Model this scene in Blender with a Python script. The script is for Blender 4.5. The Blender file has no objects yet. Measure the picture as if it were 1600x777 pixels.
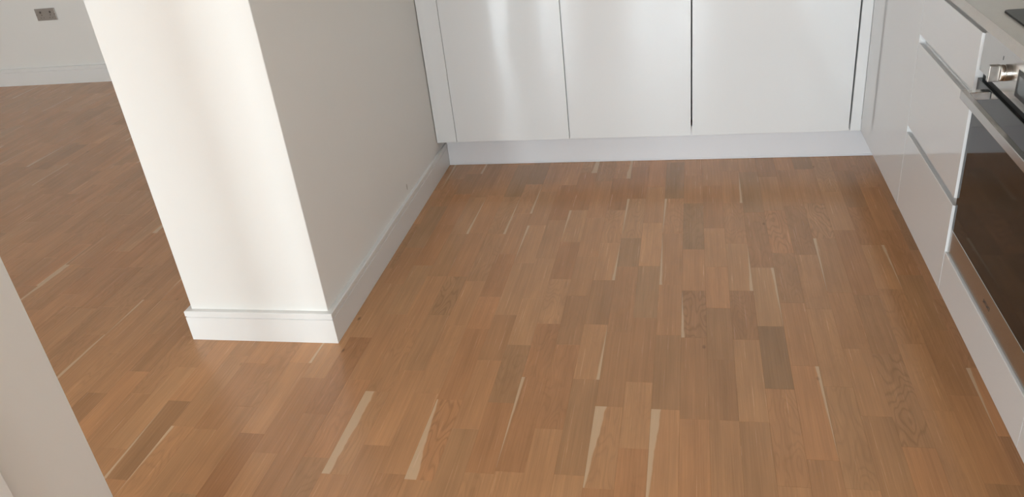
import bpy, bmesh, math, random
from mathutils import Vector, Matrix

C = bpy.context.scene.collection
SC = bpy.context.scene
# ------------------------------------------------------------------ camera
CAM_H, PITCH, YAW, ROLL, FPX = 1.3772, math.radians(28.5056), math.radians(-14.2649), math.radians(-6.8906), 1261.57
fw = Vector((math.sin(YAW)*math.cos(PITCH), math.cos(YAW)*math.cos(PITCH), -math.sin(PITCH)))
rt = Vector((math.cos(YAW), -math.sin(YAW), 0))
up = rt.cross(fw)
rt2 = rt*math.cos(ROLL) + up*math.sin(ROLL)
up2 = -rt*math.sin(ROLL) + up*math.cos(ROLL)
cam = bpy.data.cameras.new('camera')
cam.sensor_fit = 'HORIZONTAL'; cam.sensor_width = 36; cam.lens = FPX/1600*36; cam.clip_start = .05
co = bpy.data.objects.new('camera', cam); C.objects.link(co)
M = Matrix((rt2, up2, -fw)).transposed().to_4x4(); M.translation = (0, 0, CAM_H)
co.matrix_world = M
SC.camera = co
# ------------------------------------------------------------------ daylight and exposure
SC.view_settings.view_transform = 'Standard'; SC.view_settings.look = 'None'
SC.view_settings.gamma = 1; SC.view_settings.use_curve_mapping = False
SC.view_settings.exposure = 1.53
w = bpy.data.worlds.new('overcast_sky'); SC.world = w; w.use_nodes = True
bg = w.node_tree.nodes['Background']; bg.inputs[0].default_value = (.85, .925, 1, 1); bg.inputs[1].default_value = 9.0
WINS = [(-.85, .25, .05, 2.25, -4.5), (-2.95, -1.45, .05, 2.25, -4.5)]     # x0, x1, z0, z1, y of the two windows behind the camera
for (x0, x1, z0, z1, y) in WINS:
    l = bpy.data.lights.new('window_daylight', 'AREA'); l.shape = 'RECTANGLE'; l.size = x1-x0; l.size_y = z1-z0
    l.cycles.is_portal = True
    o = bpy.data.objects.new('window_daylight', l); C.objects.link(o)
    o.location = ((x0+x1)/2, y-.05, (z0+z1)/2); o.rotation_euler = (math.radians(90), 0, 0)

# ------------------------------------------------------------------ helpers
def thing(name, label, cat, loc=(0, 0, 0), group=None):
    o = bpy.data.objects.new(name, None); o.empty_display_size = .1; C.objects.link(o); o.location = loc
    o['label'] = label; o['category'] = cat
    if group: o['group'] = group
    return o
def tag(o, label, cat, group=None):
    o['label'] = label; o['category'] = cat
    if group: o['group'] = group
    return o
def link(name, bm, mat, parent=None, smooth=None):
    me = bpy.data.meshes.new(name)
    bmesh.ops.recalc_face_normals(bm, faces=bm.faces[:])
    bm.to_mesh(me); bm.free()
    mats = mat if isinstance(mat, (list, tuple)) else [mat]
    for m in mats: me.materials.append(m)
    o = bpy.data.objects.new(name, me); C.objects.link(o)
    if parent:
        o.parent = parent
        o.matrix_parent_inverse = Matrix.Translation(-world_loc(parent))
    if smooth:
        me.polygons.foreach_set('use_smooth', [True]*len(me.polygons))
        me.set_sharp_from_angle(angle=math.radians(smooth))
    return o
def world_loc(o):
    v = o.location.copy()
    if o.type == 'MESH': v = Vector((0, 0, 0))
    return v
def structure(o): o['kind'] = 'structure'; return o
def box(bm, x0, x1, y0, y1, z0, z1, bev=0, seg=1):
    r = bmesh.ops.create_cube(bm, size=1)
    vs = r['verts']
    for v in vs:
        v.co = Vector((x0 if v.co.x < 0 else x1, y0 if v.co.y < 0 else y1, z0 if v.co.z < 0 else z1))
    if bev:
        es = list({e for v in vs for e in v.link_edges})
        bmesh.ops.bevel(bm, geom=es, offset=bev, segments=seg, profile=.5, affect='EDGES')
    return bm
def B(*a, **k): return box(bmesh.new(), *a, **k)
def prism(bm, pts, axis, a, b):
    """extrude a closed 2D outline; axis 'y': pts are (x,z); axis 'x': pts are (y,z); axis 'z': pts are (x,y)"""
    def P(p, t): return {'y': (p[0], t, p[1]), 'x': (t, p[0], p[1]), 'z': (p[0], p[1], t)}[axis]
    va = [bm.verts.new(P(p, a)) for p in pts]; vb = [bm.verts.new(P(p, b)) for p in pts]
    n = len(pts)
    bm.faces.new(va); bm.faces.new(vb[::-1])
    for i in range(n): bm.faces.new((va[i], vb[i], vb[(i+1) % n], va[(i+1) % n]))
    return bm
def lathe(bm, prof, origin, seg=32):
    """profile of (distance towards -x, radius) turned round the x axis through origin"""
    o = Vector(origin); rings = []
    for d, r in prof:
        rings.append([bm.verts.new(o+Vector((-d, r*math.cos(2*math.pi*i/seg), r*math.sin(2*math.pi*i/seg)))) for i in range(seg)])
    for a, b in zip(rings, rings[1:]):
        for i in range(seg): bm.faces.new((a[i], a[(i+1) % seg], b[(i+1) % seg], b[i]))
    bm.faces.new(rings[0]); bm.faces.new(rings[-1][::-1])
    return bm
def rounded(x0, x1, y0, y1, r, seg=6):
    pts = []
    for cx, cy, a in ((x1-r, y1-r, 0), (x0+r, y1-r, 90), (x0+r, y0+r, 180), (x1-r, y0+r, 270)):
        for i in range(seg+1):
            t = math.radians(a+90*i/seg); pts.append((cx+r*math.cos(t), cy+r*math.sin(t)))
    return pts

# ------------------------------------------------------------------ materials
class N:
    def __init__(s, name):
        s.m = bpy.data.materials.new(name); s.m.use_nodes = True; s.t = s.m.node_tree
        s.b = s.t.nodes['Principled BSDF']
    def n(s, typ, **k):
        nd = s.t.nodes.new(typ)
        for a, v in k.items(): setattr(nd, a, v)
        return nd
    def put(s, sock, v):
        if hasattr(v, 'is_linked') or isinstance(v, bpy.types.NodeSocket): s.t.links.new(v, sock)
        elif v is not None: sock.default_value = v
    def math(s, op, a, b=None, c=None, clamp=False):
        nd = s.n('ShaderNodeMath', operation=op, use_clamp=clamp)
        for i, v in enumerate((a, b, c)):
            if v is not None: s.put(nd.inputs[i], v)
        return nd.outputs[0]
    def mix(s, f, a, b, blend='MIX'):
        nd = s.n('ShaderNodeMix', data_type='RGBA', blend_type=blend)
        s.put(nd.inputs[0], f); s.put(nd.inputs[6], a); s.put(nd.inputs[7], b)
        return nd.outputs[2]
    def noise(s, vec, scale=1, detail=3, rough=.5):
        nd = s.n('ShaderNodeTexNoise'); nd.inputs['Scale'].default_value = scale; nd.inputs['Detail'].default_value = detail
        nd.inputs['Roughness'].default_value = rough
        if vec is not None: s.t.links.new(vec, nd.inputs['Vector'])
        return nd.outputs[0]
    def bump(s, h, strength, dist=.001):
        nd = s.n('ShaderNodeBump'); nd.inputs['Strength'].default_value = strength; nd.inputs['Distance'].default_value = dist
        s.t.links.new(h, nd.inputs['Height']); s.t.links.new(nd.outputs[0], s.b.inputs['Normal'])
    def pos(s): return s.n('ShaderNodeNewGeometry').outputs['Position']
def simple(name, col, rough, metal=0, bump=None, var=0, vs=8, spec=.5):
    q = N(name); q.b.inputs['Roughness'].default_value = rough; q.b.inputs['Metallic'].default_value = metal
    q.b.inputs['Specular IOR Level'].default_value = spec
    c = (*col, 1)
    p = q.pos()
    f = q.noise(p, vs, 4)
    d = tuple(x*(1-var) for x in col)+(1,)
    q.t.links.new(q.mix(f, c, d), q.b.inputs['Base Color'])
    if bump: q.bump(q.noise(p, bump[0], 3), bump[1], bump[2])
    return q.m
PAINT = simple('white_wall_paint', (.83, .81, .775), .55, bump=(260, .15, .0006), var=.03, vs=2)
TRIMW = simple('white_satin_trim_paint', (.82, .81, .79), .32, bump=(120, .05, .0004), var=.02)
CEIL = simple('white_ceiling_paint', (.82, .81, .79), .8, var=.02)
GLOSS = simple('white_gloss_lacquer', (.77, .765, .765), .07, bump=(14, .02, .0008), var=.01, vs=3)
PLINTH = simple('white_plinth_lacquer', (.78, .77, .79), .28, var=.02)
CARC = simple('white_carcass_board', (.80, .80, .79), .5, var=.02)
DARK = simple('dark_cavity_board', (.03, .03, .03), .8, var=.1)
STEEL = simple('brushed_stainless_steel', (.50, .48, .455), .24, 1, bump=(400, .05, .0003), var=.08, vs=30)
CHROME = simple('polished_steel', (.72, .70, .67), .14, 1, var=.04)
OVENGLASS = simple('black_oven_glass', (.004, .004, .004), .035, spec=.4, var=.1)
OVENPANE = simple('tinted_oven_window', (.010, .0075, .005), .05, spec=.42, var=.2, vs=20)
BLACK = simple('black_plastic', (.012, .012, .013), .45, var=.1)
SCREEN = simple('grey_display_glass', (.13, .15, .16), .12, var=.08)
SOCKET = simple('brushed_nickel_plate', (.42, .39, .36), .35, .6, var=.06, vs=60)
SILL = simple('grey_seal_strip', (.35, .33, .36), .5, var=.1)
def stone():
    q = N('beige_stone_worktop'); p = q.pos()
    v = q.n('ShaderNodeTexVoronoi'); v.inputs['Scale'].default_value = 420; q.t.links.new(p, v.inputs['Vector'])
    f = q.math('GREATER_THAN', q.noise(p, 600, 2), .6)
    c = q.mix(q.noise(p, 40, 4), (.60, .575, .53, 1), (.54, .51, .47, 1))
    c = q.mix(q.math('MULTIPLY', f, .25), c, (.36, .33, .29, 1))
    q.t.links.new(c, q.b.inputs['Base Color']); q.b.inputs['Roughness'].default_value = .3
    return q.m
STONE = stone()
def pane_mat():
    q = N('window_glass')
    tr = q.n('ShaderNodeBsdfTransparent'); tr.inputs[0].default_value = (.96, .98, .97, 1)
    gl = q.n('ShaderNodeBsdfGlossy'); gl.inputs['Roughness'].default_value = .02
    mx = q.n('ShaderNodeMixShader'); mx.inputs[0].default_value = .06
    q.t.links.new(tr.outputs[0], mx.inputs[1]); q.t.links.new(gl.outputs[0], mx.inputs[2])
    q.t.links.new(mx.outputs[0], q.t.nodes['Material Output'].inputs[0])
    return q.m
PANE = pane_mat()
def oak():
    q = N('oak_parquet_satin_lacquer'); t = q.t
    tint = q.n('ShaderNodeAttribute', attribute_name='tint').outputs['Color']
    sv = q.n('ShaderNodeSeparateXYZ'); t.links.new(q.n('ShaderNodeAttribute', attribute_name='sv').outputs['Vector'], sv.inputs[0])
    seed, cath, ln = sv.outputs
    sp = q.n('ShaderNodeSeparateXYZ'); t.links.new(q.n('ShaderNodeAttribute', attribute_name='sap').outputs['Vector'], sp.inputs[0])
    wn, wf, side = sp.outputs
    uv = q.n('ShaderNodeSeparateXYZ'); t.links.new(q.n('ShaderNodeUVMap', uv_map='UVMap').outputs[0], uv.inputs[0])
    u, v = uv.outputs[0], uv.outputs[1]
    um = q.math('MULTIPLY', u, .0715); vm = q.math('MULTIPLY', v, ln)
    def coord(su, svv, off=0):
        c = q.n('ShaderNodeCombineXYZ')
        t.links.new(q.math('MULTIPLY', um, su), c.inputs[0])
        t.links.new(q.math('MULTIPLY', vm, svv), c.inputs[1])
        t.links.new(q.math('MULTIPLY_ADD', seed, 37.0, off), c.inputs[2]); return c.outputs[0]
    streak = q.noise(coord(260, 5), 1, 4, .6)                 # fine pores running with the grain
    band = q.noise(coord(45, 2.2, 9), 1, 3, .55)              # broad tone bands
    blotch = q.noise(coord(10, 5, 5), 1, 2, .5)
    cf = q.noise(coord(16, 3.4, 3), 1, 2, .4)                 # contour field: cathedral figure
    ring = q.math('SINE', q.math('MULTIPLY', cf, 95.0))
    ring = q.math('POWER', q.math('MULTIPLY_ADD', ring, .5, .5), 3.0)
    ring = q.math('MULTIPLY', ring, cath)
    c = tint
    def shade(c, f, lo, hi):
        mr = q.n('ShaderNodeMapRange'); t.links.new(f, mr.inputs[0])
        mr.inputs[1].default_value = .25; mr.inputs[2].default_value = .75; mr.inputs[3].default_value = lo; mr.inputs[4].default_value = hi
        vm_ = q.n('ShaderNodeVectorMath', operation='SCALE'); t.links.new(c, vm_.inputs[0]); t.links.new(mr.outputs[0], vm_.inputs['Scale'])
        return vm_.outputs[0]
    c = shade(c, streak, .89, 1.09); c = shade(c, band, .89, 1.10); c = shade(c, blotch, .94, 1.06)
    c = q.mix(q.math('MULTIPLY', ring, .27), c, (.17, .085, .04, 1))
    # sapwood wedge along one edge of a stave
    uu = q.math('ABSOLUTE', q.math('SUBTRACT', u, side))
    wd = q.math('ADD', q.math('MULTIPLY', wn, q.math('SUBTRACT', 1.0, v)), q.math('MULTIPLY', wf, v))
    wob = q.math('MULTIPLY', q.math('SUBTRACT', q.noise(coord(0, 14, 7), 1, 2), .5), q.math('MULTIPLY', wd, .7))
    has = q.math('GREATER_THAN', wd, .004)
    mask = q.math('MULTIPLY', q.math('MULTIPLY_ADD', q.math('SUBTRACT', q.math('ADD', wd, wob), uu), 26.0, .5, clamp=True), has)
    c = q.mix(q.math('MULTIPLY', mask, .82), c, (.70, .49, .31, 1))
    # rare knots
    vo = q.n('ShaderNodeTexVoronoi'); vo.inputs['Scale'].default_value = 1; t.links.new(coord(16, 8, 1), vo.inputs['Vector'])
    sel = q.n('ShaderNodeSeparateXYZ'); t.links.new(vo.outputs['Color'], sel.inputs[0])
    kn = q.math('MULTIPLY', q.math('LESS_THAN', sel.outputs[0], .06), q.math('MULTIPLY_ADD', vo.outputs['Distance'], -9.0, 1.0, clamp=True))
    c = q.mix(q.math('MULTIPLY', kn, .8), c, (.05, .025, .012, 1))
    t.links.new(c, q.b.inputs['Base Color'])
    q.b.inputs['Roughness'].default_value = .32
    t.links.new(q.math('MULTIPLY_ADD', streak, .08, .22), q.b.inputs['Roughness'])
    q.b.inputs['Specular IOR Level'].default_value = .58
    q.bump(streak, .10, .0004)
    return q.m
OAK = oak()
SUB = simple('oak_floor_underlay', (.20, .115, .062), .6, var=.3, vs=3)
# ------------------------------------------------------------------ key planes (metres)
XL, XW = -1.0534, -1.0708          # skirting face and plaster face of the kitchen's left wall
XPL = -1.5520                      # skirting face on the living room side
YP, YW = 1.8627, 1.8801            # skirting and plaster of the wall's end
YD, YB = 3.1176, 3.2272            # door fronts and plinth of the back run
XR = .6355                         # fronts of the right run
YF = 4.8637                        # far wall of the living room
ZB, ZT, WB, WT = .15, .8263, .8459, .8717
TS = .0174
H = 2.4
# ------------------------------------------------------------------ room shell
fl = structure(link('floor', B(-6.1, 1.36, -4.6, 5.0, -.10, -.0125), SUB))
structure(link('ceiling', B(-6.1, 1.36, -4.6, 5.0, H, H+.1), CEIL))
bm = bmesh.new(); prism(bm, [(-1.5346, YF), (-1.5346, YW), (XW, YW), (-1.0690, 3.25), (-1.0690, YF)], 'z', -.01, H)
es = [e for e in bm.edges if abs(e.verts[0].co.z-e.verts[1].co.z) > 1 and e.verts[0].co.y < 2]
bmesh.ops.bevel(bm, geom=es, offset=.003, segments=3, profile=.5, affect='EDGES')
wl = structure(link('wall_left', bm, PAINT, smooth=40))
# a small scuff above the skirting: its own thin paint mark
bm = bmesh.new(); bmesh.ops.create_circle(bm, cap_ends=True, radius=1, segments=14)
for v in bm.verts: v.co = Vector((-1.06925, 2.69+v.co.x*.006, .142+v.co.y*.013))
SCUFF = simple('grey_scuff', (.66, .62, .57), .7, var=.3, vs=90)
link('scuff_mark', bm, SCUFF, wl)
structure(link('wall_far', B(-6.1, -1.53, YF, YF+.12, -.01, H), PAINT))
structure(link('wall_back', B(-1.0695, 1.36, 3.70, 3.82, -.01, H), PAINT))
structure(link('wall_right', B(1.26, 1.36, -4.6, 3.70, -.01, H), PAINT))
structure(link('wall_outer', B(-6.1, -6.0, -4.6, YF, -.01, H), PAINT))
structure(link('wall_near', B(-1.19, XW, .44, .9335, -.01, H, bev=.002), PAINT))
structure(link('trim_1', B(XW, XW+.014, .7000, .7560, -.01, 2.1, bev=.002), TRIMW))
bm = B(XW, XW+.006, .46, .693, -.005, 2.06, bev=.001)
structure(link('door_1', bm, TRIMW))
# wall behind the camera with two windows
def wall_with(name, x0, x1, wins):
    bm = bmesh.new(); xs = [x0]; y0, y1 = -4.6, -4.5
    for (a, b, z0, z1, _) in wins:
        box(bm, xs[-1], a, y0, y1, -.01, H); box(bm, a, b, y0, y1, -.01, z0); box(bm, a, b, y0, y1, z1, H); xs.append(b)
    box(bm, xs[-1], x1, y0, y1, -.01, H)
    return structure(link(name, bm, PAINT))
wall_with('wall_behind', -6.1, 1.36, [WINS[1], WINS[0]])
for i, (a, b, z0, z1, y) in enumerate(WINS):
    bm = bmesh.new()
    for q in ((a, a+.05, z0, z1), (b-.05, b, z0, z1), (a+.05, b-.05, z0, z0+.05), (a+.05, b-.05, z1-.05, z1), ((a+b)/2-.035, (a+b)/2+.035, z0+.05, z1-.05)):
        box(bm, q[0], q[1], y-.09, y-.03, q[2], q[3])
    wn = structure(link('window_%d' % (i+1), bm, TRIMW))
    link('pane', B(a+.05, b-.05, y-.064, y-.060, z0+.05, z1-.05), PANE, wn)
# skirting boards: square edge with a groove below the top
def skirt(name, path, closed=False):
    """path: list of ((wall point), (outward offset direction, mitred))"""
    prof = [(0, 0), (1, 0), (1, .0835), (.80, .0848), (.80, .0868), (1, .0880), (1, .1045), (.88, .1065), (0, .1065)]
    bm = bmesh.new(); rows = []
    for (px, py), (ox, oy) in path:
        rows.append([bm.verts.new((px+ox*f, py+oy*f, z)) for f, z in prof])
    for a, b in zip(rows, rows[1:]):
        for i in range(len(prof)): bm.faces.new((a[i], a[(i+1) % len(prof)], b[(i+1) % len(prof)], b[i]))
    bm.faces.new(rows[0]); bm.faces.new(rows[-1][::-1])
    return structure(link(name, bm, TRIMW))
skirt('baseboard_left', [((-1.5346, YF), (-TS, 0)), ((-1.5346, YW), (-TS, -TS)), ((XW, YW), (TS, -TS)), ((-1.0690, YB-.001), (.0085, 0))])
skirt('baseboard_far', [((-1.553, YF), (0, -TS)), ((-6.0, YF), (0, -TS))]).data
for o in (bpy.data.objects['baseboard_far'],):
    for v in o.data.vertices: v.co.z *= 1.14
skirt('baseboard_near', [((-1.19, .44), (-TS, -TS)), ((-1.19, .9335), (-TS, TS)), ((XW, .9335), (TS, TS)), ((XW, .757), (TS, 0))])
# ------------------------------------------------------------------ parquet floor
JOINTS = [
  (-37, 2.246, 0.1, -0.2, ''), (-34, 2.326, 0.0, 0.4, 'bL2'), (-32, 2.115, -0.1, 0.3, ''), (-31, 2.588, 0.3, -0.2, 'aL2'),
  (-25, 1.587, 0.1, -0.6, ''), (-24, 1.692, -0.5, 0.3, ''), (-23, 1.591, 0.0, -0.3, ''), (-21, 1.263, -0.7, 0.0, 'aL'),
  (-21, 1.568, 0.3, -0.3, ''), (-20, 1.466, -0.1, 0.5, 'bL'), (-19, 1.46, -0.3, 0.0, ''), (-17, 1.454, 0.3, -0.7, 'br'),
  (-17, 1.762, 0.5, 0.3, 'aR'), (-16, 1.385, -0.3, 0.4, ''), (-15, 1.542, 0.1, -0.3, ''), (-15, 1.897, 0.2, -0.5, 'br'),
  (-14, 1.381, 0.2, -0.2, ''), (-14, 2.336, -0.2, 0.0, 'ar'), (-14, 2.918, -0.3, 0.0, 'br'), (-14, 3.122, 0.3, -0.1, 'aR'),
  (-13, 1.329, 0.2, 0.0, ''), (-13, 1.645, -0.1, 0.2, 'bL4'), (-13, 1.951, 0.0, 0.1, ''), (-13, 2.263, -0.2, 0.2, ''),
  (-13, 2.57, 0.1, -0.2, 'aR'), (-12, 1.436, 0.1, -0.3, ''), (-12, 1.744, -0.1, 0.2, ''), (-12, 2.262, 0.0, -0.2, 'bc'),
  (-11, 1.646, 0.1, 0.1, ''), (-11, 2.568, 0.1, 0.0, 'aR'), (-11, 2.885, -0.5, 0.1, 'ag'), (-10, 1.328, 0.1, 0.0, 'aL3'),
  (-10, 1.623, 0.2, 0.2, 'bc,br'), (-10, 1.958, 0.0, -0.3, 'br'), (-10, 2.138, -0.2, 0.2, 'br'), (-10, 2.735, 0.3, 0.0, 'aR'),
  (-10, 3.003, -0.7, 0.3, 'ag'), (-9, 1.513, 0.1, -0.3, ''), (-9, 2.035, 0.2, -0.4, ''), (-9, 2.635, 0.0, 0.5, 'bL'),
  (-8, 1.362, -0.3, 0.2, ''), (-8, 1.62, -0.5, 0.1, 'br'), (-8, 1.88, 0.5, -0.4, ''), (-8, 2.387, -0.1, 0.4, ''),
  (-8, 2.991, 0.2, -0.4, 'br'), (-7, 1.372, -0.5, 0.2, 'ar'), (-7, 1.732, -0.3, 0.2, 'ar,br,bL'), (-7, 1.992, 0.4, -0.3, 'br'),
  (-7, 2.251, -0.4, -0.1, ''), (-7, 2.506, 0.5, -0.1, ''), (-7, 2.759, -0.3, 0.5, 'ar,bL'), (-7, 3.107, 0.2, -0.1, 'aR2,br'),
  (-6, 1.528, -0.3, 0.2, 'ar'), (-6, 1.887, 0.2, -0.3, 'br'), (-6, 2.149, 0.0, -0.5, ''), (-6, 2.402, 0.1, -0.1, ''),
  (-5, 1.374, -0.4, 0.2, ''), (-5, 1.732, 0.4, -0.3, 'aR'), (-5, 1.993, -0.4, 0.3, ''), (-5, 2.247, 0.4, -0.1, 'aR'),
  (-5, 2.756, -0.5, 0.4, 'ar'), (-4, 1.623, -0.3, 0.3, 'bL3'), (-4, 2.334, -0.5, -0.2, 'ag'), (-4, 2.534, 0.4, -0.5, 'bg'),
  (-4, 2.854, -0.4, 0.3, 'ar,bL'), (-3, 1.727, -0.3, 0.3, ''), (-3, 2.034, 0.0, -0.3, ''), (-3, 2.34, 1.0, -0.3, 'bg'),
  (-3, 2.649, 0.1, 1.0, ''), (-3, 2.957, 0.2, 0.1, 'ar'), (-2, 1.621, -0.4, 0.3, 'bL2'), (-2, 2.85, -0.5, 0.2, 'bL'),
  (-1, 1.589, -0.2, 0.1, ''), (-1, 1.937, 0.3, -0.4, 'aL'), (-1, 2.189, 0.3, -0.4, 'bc'), (-1, 2.453, -0.5, 0.3, ''),
  (-1, 2.808, 0.1, -0.2, 'bg'), (-1, 3.063, 0.2, 0.1, ''), (0, 1.59, -0.6, -0.1, ''), (0, 1.836, -0.4, 0.0, ''),
  (0, 2.093, 0.4, -0.5, ''), (0, 2.606, -0.3, 0.4, ''), (0, 2.963, 0.2, -0.2, ''), (1, 1.934, -0.5, 0.3, ''),
  (1, 2.192, 0.5, -0.4, 'aR'), (1, 2.807, 0.2, 0.2, 'aR'), (2, 1.72, -1.0, 0.0, 'ag'), (2, 2.002, 0.3, -1.0, 'bg'),
  (2, 2.333, -0.3, 0.2, 'bR,bg'), (2, 3.086, 0.1, -0.4, 'bg'), (3, 1.821, -0.1, 0.3, 'bR'), (3, 2.74, 0.0, 0.3, 'bc'),
  (4, 3.098, 0.4, 0.0, ''), (5, 1.629, 0.1, -0.2, ''), (5, 2.797, 0.2, 0.2, 'bc'), (5, 3.104, -0.6, 0.2, 'ag'),
  (6, 1.527, -0.2, 0.0, ''), (6, 1.885, 0.1, -0.2, 'bc'), (6, 2.175, -0.1, -0.4, ''), (6, 2.587, 0.4, -0.3, ''),
  (7, 2.483, -0.2, 0.5, 'bR'), (8, 1.425, 0.0, -0.4, ''), (8, 2.292, -0.1, -0.3, ''), (9, 1.578, 0.6, -0.5, ''),
  (9, 1.833, -0.3, 0.6, 'bL'), (9, 2.45, -0.5, 0.1, ''),
]

PW, PX0 = .0715, .044
rnd = random.Random(11)
FLAGW = {'': (.13, .0), '2': (.32, .08), '3': (.40, .05), '4': (.40, .30)}
def lay(k):
    """staves of column k as (y0, y1, tone, hue, cath, sap near, sap far, side)"""
    js = [list(j) for j in JOINTS if j[0] == k]
    ylo, yhi = (-4.49, 4.86)
    if not js: js = [[k, 1.0+rnd.random()*.3, rnd.gauss(0, .25), rnd.gauss(0, .25), '']]
    out = []
    def rt_(): return max(-.75, min(.6, rnd.gauss(0, .22)))
    def add(y0, y1, tn, fl, real):
        hue = 0; cath = rnd.choice((0, 0, .1, .2, .5)); a = b = 0; side = 0
        if 'r' in fl: hue = 1
        if 'g' in fl: hue = -1
        if 'c' in fl: cath = 1
        for f in fl.split('|'):
            for s in 'LR':
                if len(f) > 1 and f[1] == s:
                    wa, wb = FLAGW[f[2:]]; side = 0 if s == 'L' else 1
                    if f[0] == 'a': a, b = wa, wb
                    else: a, b = wb, wa
        if not real and rnd.random() < (.12 if k > -14 else .05):
            a, b = rnd.choice(((.13, 0), (0, .13), (.10, .12), (.25, .05))); side = rnd.choice((0, 1))
        out.append((y0, y1, tn, hue if (real and hue) else rnd.gauss(0, .35), cath, a, b, side))
    # towards the camera from the first known joint
    y = js[0][1]; t = js[0][3]; fl_ = '|'.join(f for f in js[0][4].split(',') if f[:1] == 'b'); first = True
    while y > ylo:
        L = rnd.uniform(.25, .36); add(max(ylo, y-L), y, t if first else rt_(), fl_ if first else '', first)
        y -= L; first = False
    for j0, j1 in zip(js, js[1:]+[None]):
        ya, yb = j0[1], (j1[1] if j1 else yhi)
        gap = yb-ya; n = max(1, round(gap/.31)) if gap > .44 else 1
        ys = [ya+gap*i/n for i in range(n+1)]
        for i in range(1, n): ys[i] += rnd.uniform(-.03, .03)
        for i in range(n):
            fl = []; tn = rt_()
            lo, hi = i == 0, (i == n-1 and j1 is not None)
            if lo: tn = j0[2]; fl += [f for f in j0[4].split(',') if f[:1] == 'a']
            if hi: tn = (j1[3] if not lo else (tn if abs(tn) > abs(j1[3]) else j1[3])); fl += [f for f in j1[4].split(',') if f[:1] == 'b']
            add(ys[i], ys[i+1], tn, '|'.join(fl), lo or hi)
    return out
def clip(x0, x1, y0, y1):
    """cut a stave rectangle against the walls standing on the floor"""
    rects = [(x0, x1, y0, y1)]
    for bx0, bx1, by0, by1 in ((-1.5400, -1.0650, 1.874, 4.9), (-1.1950, -1.0650, .435, .939), (-1.10, 1.3, 3.700, 5.0)):
        nr = []
        for (a, b, c, d) in rects:
            if b <= bx0 or a >= bx1 or d <= by0 or c >= by1: nr.append((a, b, c, d)); continue
            if a < bx0: nr.append((a, bx0, c, d))
            if b > bx1: nr.append((bx1, b, c, d))
            m0, m1 = max(a, bx0), min(b, bx1)
            if c < by0: nr.append((m0, m1, c, by0))
            if d > by1: nr.append((m0, m1, by1, d))
        rects = nr
    return [r for r in rects if r[1]-r[0] > .004 and r[3]-r[2] > .01]
def project(x, y):
    d = Vector((x, y, -CAM_H)); z = d.dot(fw)
    if z < .1: return None
    return 800+FPX*d.dot(rt2)/z, 388.5-FPX*d.dot(up2)/z
ST = []
for k in range(-85, 18):
    for (y0, y1, tn, hue, cath, a, b, side) in lay(k):
        xa, xb = PX0+k*PW, PX0+(k+1)*PW
        seed = rnd.random(); dz = rnd.uniform(-.00012, 0)
        g = math.exp(.20*tn) if tn > 0 else math.exp(.29*tn)
        col = (.535*g*(1+.035*hue), .273*g*(1-.03*hue), .124*g*(1-.07*hue))
        for (cx0, cx1, cy0, cy1) in clip(max(xa, -6.0), min(xb, 1.26), y0, y1):
            area = 0; vis = True
            q = [project(*p) for p in ((cx0, cy0), (cx1, cy0), (cx1, cy1), (cx0, cy1))]
            cxm, cym = (cx0+cx1)/2, (cy0+cy1)/2
            if None not in q:
                q = [(min(1600, max(0, u_)), min(777, max(0, v_))) for u_, v_ in q]
                area = abs(sum(q[i][0]*q[(i+1) % 4][1]-q[(i+1) % 4][0]*q[i][1] for i in range(4)))/2
            # hidden behind the wall's end, the near wall or under the units
            if cxm > XR+.03 or (cym > YB and cxm > -1.07): area = 0
            if cxm < -1.07:
                for (qx, qy0, qy1) in ((-1.07, YW, 9), (-1.07, -9, .9335), (-1.53, YW, 9)):
                    yy = cym*qx/cxm
                    if qy0 < yy < qy1 and cxm < qx: area = 0
                xx = cxm*YW/cym if cym > YW else None
                if xx is not None and -1.5346 < xx < XW: area = 0
            ST.append((area, cx0, cx1, cy0, cy1, xa, y0, y1, col, seed, cath, a, b, side, dz))
ST.sort(key=lambda s: -s[0])
def stave_mesh(name, items):
    V, F, UV, TI, SV, SA = [], [], [], [], [], []
    for (_, x0, x1, y0, y1, xa, ya, yb, col, seed, cath, a, b, side, dz) in items:
        g, c, n = .0001, .0003, len(V)
        z1 = dz; z0 = -.012
        for (ix, zz) in ((g, z0), (g, z1-.0002), (g+c, z1)):
            for (px, py) in ((x0+ix, y0+ix), (x1-ix, y0+ix), (x1-ix, y1-ix), (x0+ix, y1-ix)): V.append((px, py, zz))
        F.append((n+8, n+9, n+10, n+11)); F.append((n+3, n+2, n+1, n))
        for r in (0, 4):
            for i in range(4):
                j = (i+1) % 4; F.append((n+r+i, n+r+j, n+r+4+j, n+r+4+i))
        TI += [(*col, 1)]*12; SV += [(seed, cath, yb-ya)]*12; SA += [(a, b, side)]*12
        for p in V[n:n+12]: UV.append(((p[0]-xa)/PW, (p[1]-ya)/(yb-ya)))
    me = bpy.data.meshes.new(name); me.from_pydata(V, [], F)
    uvl = me.uv_layers.new(name='UVMap')
    flat = []
    for l in me.loops: flat += UV[l.vertex_index]
    uvl.data.foreach_set('uv', flat)
    me.attributes.new('tint', 'FLOAT_COLOR', 'POINT').data.foreach_set('color', [c for t in TI for c in t])
    me.attributes.new('sv', 'FLOAT_VECTOR', 'POINT').data.foreach_set('vector', [c for t in SV for c in t])
    me.attributes.new('sap', 'FLOAT_VECTOR', 'POINT').data.foreach_set('vector', [c for t in SA for c in t])
    me.materials.append(OAK)
    o = bpy.data.objects.new(name, me); C.objects.link(o); o.parent = fl
    return o
for s in ST[:300]: stave_mesh('stave', [s])
stave_mesh('staves', ST[300:])['kind'] = 'stuff'
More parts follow.
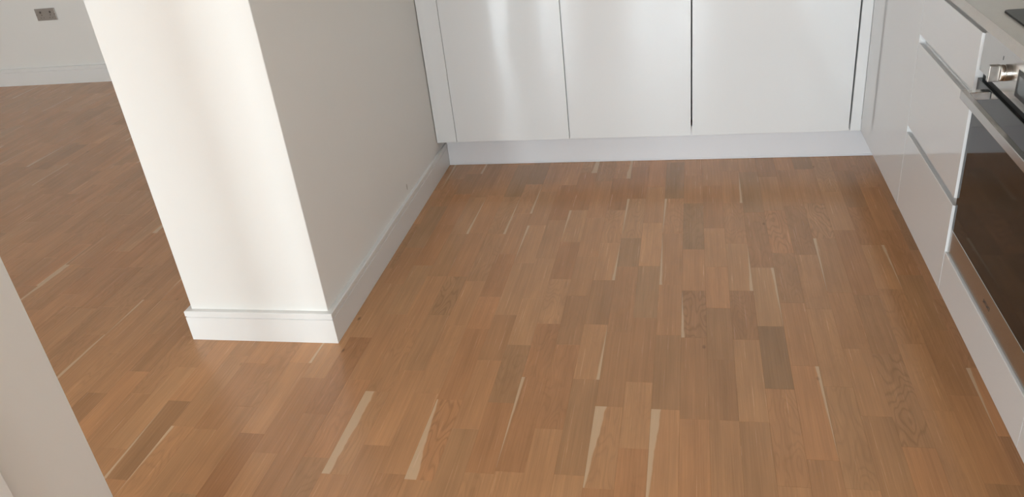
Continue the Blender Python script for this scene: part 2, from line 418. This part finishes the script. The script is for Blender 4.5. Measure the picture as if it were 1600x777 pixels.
# ------------------------------------------------------------------ kitchen fronts
def front_y(name, x0, x1, z0, z1, mat, parent, top=True):
    """a slab door facing the camera (back run) whose top is scooped as a finger pull"""
    t = .018
    pr = [(YD+.001, z0), (YD, z0+.001), (YD, z1-.001), (YD+.001, z1), (YD+.013, z1-.004), (YD+.016, z1-.003), (YD+t, z1), (YD+t, z0)]
    bm = bmesh.new(); prism(bm, pr, 'x', x0, x1)
    return link(name, bm, mat, parent)
def front_x(name, y0, y1, z0, z1, mat, parent, pull=True):
    t = .018
    if pull: pr = [(XR+.001, z0), (XR, z0+.001), (XR, z1-.001), (XR+.001, z1), (XR+.013, z1-.004), (XR+.016, z1-.003), (XR+t, z1), (XR+t, z0)]
    else: pr = [(XR+.001, z0), (XR, z0+.001), (XR, z1-.001), (XR+.001, z1), (XR+t, z1), (XR+t, z0)]
    bm = bmesh.new(); prism(bm, pr, 'y', y0, y1)
    return link(name, bm, mat, parent)
g1, g2, g3, g4 = -.9769, -.491, .0014, .5944
o = tag(link('filler_panel', B(-1.0655, g1-.0012, YD, YD+.018, ZB, ZT, bev=.0008), GLOSS), 'narrow white filler strip between the left wall and the cupboard doors', 'panel')
def back_cabinet(x0, x1, label, ga, gb, cin0=0, cin1=0, name='base_cabinet'):
    t = thing(name, label, 'cabinet', ((x0+x1)/2, YD+.3, ZB), 'white gloss cupboards of the back run')
    link('carcass', B(x0+cin0, x1-cin1, YD+.0185, 3.70, ZB, WB), CARC, t)
    front_y('door', x0+ga, x1-gb, ZB+.0005, ZT, GLOSS, t)
    return t
back_cabinet(g1, g2, 'white gloss cupboard at the back, door next to the filler strip by the left wall', .0008, .002)
back_cabinet(g2, g3, 'white gloss cupboard in the middle of the back run', .002, .0028, 0, .008)
back_cabinet(g3, g4, 'widest white gloss door of the back run, with dark gaps on both sides', .0028, .0032, .008, .010)
o = tag(link('corner_post', B(g4+.0032, XR-.0004, YD, YD+.05, ZB, ZT, bev=.0008), GLOSS), 'narrow white upright post in the corner between back doors and right run', 'panel')
pl = tag(link('plinth_board', B(-1.0598, .7615, YB, YB+.016, .0005, ZB-.001, bev=.0008), PLINTH), 'long white kickboard under the back cupboards', 'plinth')
link('seal_strip', B(-1.0598, .7450, YB-.0025, YB-.0002, .0005, .0075, bev=.0008), PLINTH, pl)
tag(link('plinth_board', B(.7455, .7615, .88, YB-.003, .0005, ZB-.001, bev=.0008), PLINTH), 'white kickboard set back under the right-hand drawers and oven', 'plinth')
# right run
ya, yb, yc, yd_ = 2.4745, 1.9716, 1.3716, .880
t = thing('corner_cabinet', 'plain white gloss panel of the corner cupboard, right of the corner post', 'cabinet', (XR+.3, 2.8, ZB))
link('carcass', B(XR+.0185, 1.255, ya+.001, YD-.001, ZB, WB-.001), CARC, t)
front_x('door', ya+.0006, YD-.0006, ZB, ZT, GLOSS, t)
t = thing('drawer_unit', 'white gloss unit of three drawers between corner panel and oven', 'drawers', (XR+.3, 2.22, ZB))
link('carcass', B(XR+.0185, 1.255, yb+.001, ya-.001, ZB, WB-.001), CARC, t)
for z0, z1 in ((ZB, .3960), (.4162, .6665), (.6906, ZT)): front_x('drawer', yb+.0006, ya-.0030, z0, z1, GLOSS, t)
t = thing('oven_housing', 'white housing under the worktop with a low white panel below the oven', 'cabinet', (XR+.3, 1.67, ZB))
link('carcass', B(XR+.0185, 1.255, yc+.001, yb-.001, ZB, .2638), CARC, t)
front_x('lower_panel', yc+.0006, yb-.0030, ZB, .2640, GLOSS, t, pull=False)
t = thing('base_cabinet', 'white gloss cupboard beyond the oven at the lower right edge', 'cabinet', (XR+.3, 1.13, ZB))
link('carcass', B(XR+.0185, 1.255, yd_, yc-.001, ZB, WB-.001), CARC, t)
front_x('door', yd_+.001, yc-.0016, ZB, ZT, GLOSS, t)
# worktop in an L
bm = bmesh.new()
prism(bm, [(-1.0685, 3.699), (-1.0685, YD-.012), (XR-.010, YD-.012), (XR-.010, yd_-.005), (1.259, yd_-.005), (1.259, 3.699)], 'z', WB, WT)
es = [e for e in bm.edges if abs(e.verts[0].co.z-WT) < 1e-4 and abs(e.verts[1].co.z-WT) < 1e-4]
bmesh.ops.bevel(bm, geom=es, offset=.002, segments=2, profile=.5, affect='EDGES')
tag(link('worktop', bm, STONE), 'pale beige stone worktop over the drawers and oven', 'worktop')
# hob let into the worktop: a thin sheet of glass
ho = thing('hob', 'black glass hob on the worktop above the oven', 'hob', (.93, 1.68, WT))
bm = bmesh.new(); prism(bm, rounded(.668, 1.178, 1.385, 1.966, .010), 'z', WT+.0003, WT+.0045)
es = [e for e in bm.edges if e.verts[0].co.z > WT+.004 and e.verts[1].co.z > WT+.004]
bmesh.ops.bevel(bm, geom=es, offset=.0012, segments=2, profile=.5, affect='EDGES')
link('glass_top', bm, simple('black_hob_glass', (.010, .009, .008), .12, spec=.15, var=.1), ho)
RING = simple('grey_hob_marking', (.16, .16, .16), .2, var=.1)
for (cx, cy, r) in ((.80, 1.82, .09), (.80, 1.53, .075), (1.04, 1.82, .075), (1.04, 1.53, .105)):
    bm = bmesh.new(); n = 40
    for k in range(n):
        a0, a1 = 2*math.pi*k/n, 2*math.pi*(k+1)/n
        bm.faces.new([bm.verts.new((cx+rr*math.cos(aa), cy+rr*math.sin(aa), WT+.0047)) for rr, aa in ((r, a0), (r+.0015, a0), (r+.0015, a1), (r, a1))])
    link('ring_mark', bm, RING, ho)
# ------------------------------------------------------------------ oven
XO = XR+.006
ov = thing('oven', 'built-in steel oven with black glass door and bar handle under the worktop', 'oven', (XO, 1.67, .265))
oy0, oy1 = yc+.0022, yb-.0022
link('body', B(XO+.0302, 1.20, yc+.004, yb-.004, .2665, .842), DARK, ov)
link('control_panel', B(XO, XO+.030, oy0, oy1, .7420, WB-.0006, bev=.0008), STEEL, ov)
link('vent_strip', B(XO+.009, XO+.030, oy0+.004, oy1-.004, .7225, .7418), BLACK, ov)
dg = link('door_glass', B(XO, XO+.028, oy0, oy1, .3315, .7235, bev=.001), OVENGLASS, ov)
link('inner_window', B(XO-.0003, XO+.001, oy0+.055, oy1-.055, .385, .665), OVENPANE, dg)
ds = link('door_strip', B(XO-.0005, XO+.028, oy0, oy1, .2665, .3313, bev=.001), STEEL, ov)
# maker's mark: a few tiny dark strokes, too small to read in the photograph
bm = bmesh.new()
for k in range(6):
    y = 1.690-.0075*k
    box(bm, XO-.0009, XO-.0004, y-.0042, y-.0030, .2945, .3035)
    box(bm, XO-.0009, XO-.0004, y-.0030, y, (.2945, .2985, .3025)[k % 3], (.2955, .2995, .3035)[k % 3])
link('badge', bm, BLACK, ds)
# bar handle on two brackets
hx = XO-.056
hd = link('handle', B(hx, hx+.013, oy0+.078, oy1-.078, .7035, .7225, bev=.0012, seg=2), STEEL, dg)
for y in (oy0+.078, oy1-.098):
    link('handle_bracket', B(hx+.0132, XO-.0001, y, y+.020, .7045, .7222, bev=.001), CHROME, dg)
# knobs: round collar, round body and a square grip
def knob(y, z):
    bm = bmesh.new()
    lathe(bm, [(0, .0175), (.005, .0175), (.0058, .0168)], (XO, y, z))
    k = link('knob', bm, STEEL, ov, smooth=30)
    bm = bmesh.new(); lathe(bm, [(.0058, .0150), (.0066, .0150)], (XO, y, z)); link('dark_ring', bm, BLACK, k, smooth=30)  # thin black ring, slightly inset between knob base and collar
    bm = bmesh.new(); lathe(bm, [(.0066, .0172), (.0135, .0172), (.0142, .0168)], (XO, y, z)); link('collar', bm, CHROME, k, smooth=30)
    bm = box(bmesh.new(), XO-.036, XO-.0142, y-.0065, y+.0065, z-.0172, z+.0172, bev=.0015, seg=2); link('grip', bm, STEEL, k)
    return k
knob(1.806, .786); knob(1.537, .786)
for y in (1.838, 1.569): link('index_mark', B(XO-.0004, XO+.001, y-.0012, y+.0012, .8035, .8115), BLACK, ov)
di = link('display', B(XO-.0010, XO+.001, 1.600, 1.743, .758, .812, bev=.0004), BLACK, ov)
link('screen', B(XO-.0014, XO-.0011, 1.612, 1.731, .768, .802), SCREEN, di)
# ------------------------------------------------------------------ double socket on the far wall
so = thing('wall_socket', 'brushed metal double socket on the far living room wall', 'socket', (-4.287, YF, .48))
DKNICKEL = simple('dark_nickel', (.16, .145, .13), .4, .5, var=.1)
sx, sz, yy = -4.287, .480, YF
link('faceplate', B(sx-.078, sx+.078, yy-.008, yy-.0002, sz-.040, sz+.040, bev=.002, seg=2), SOCKET, so)
for s in (-.036, .040):
    link('switch', B(sx+s-.006, sx+s+.006, yy-.0115, yy-.0081, sz+.008, sz+.022, bev=.001), DKNICKEL, so)
    bm = bmesh.new()
    for (a, b, ww, hh) in ((0, -.004, .0035, .0035), (-.011, -.022, .0035, .002), (.011, -.022, .0035, .002)):
        box(bm, sx+s*.9+a-ww, sx+s*.9+a+ww, yy-.0085, yy-.0081, sz+b-hh, sz+b+hh)
    link('pin_holes', bm, DKNICKEL, so)
for s in (-.070, .070):
    bm = bmesh.new(); lathe(bm, [(0, .0035), (.001, .0035)], (0, 0, 0), 14)
    bmesh.ops.rotate(bm, cent=(0, 0, 0), matrix=Matrix.Rotation(math.radians(90), 3, 'Z'), verts=bm.verts)
    bmesh.ops.translate(bm, vec=(sx+s, yy-.0082, sz), verts=bm.verts)
    link('screw', bm, DKNICKEL, so)
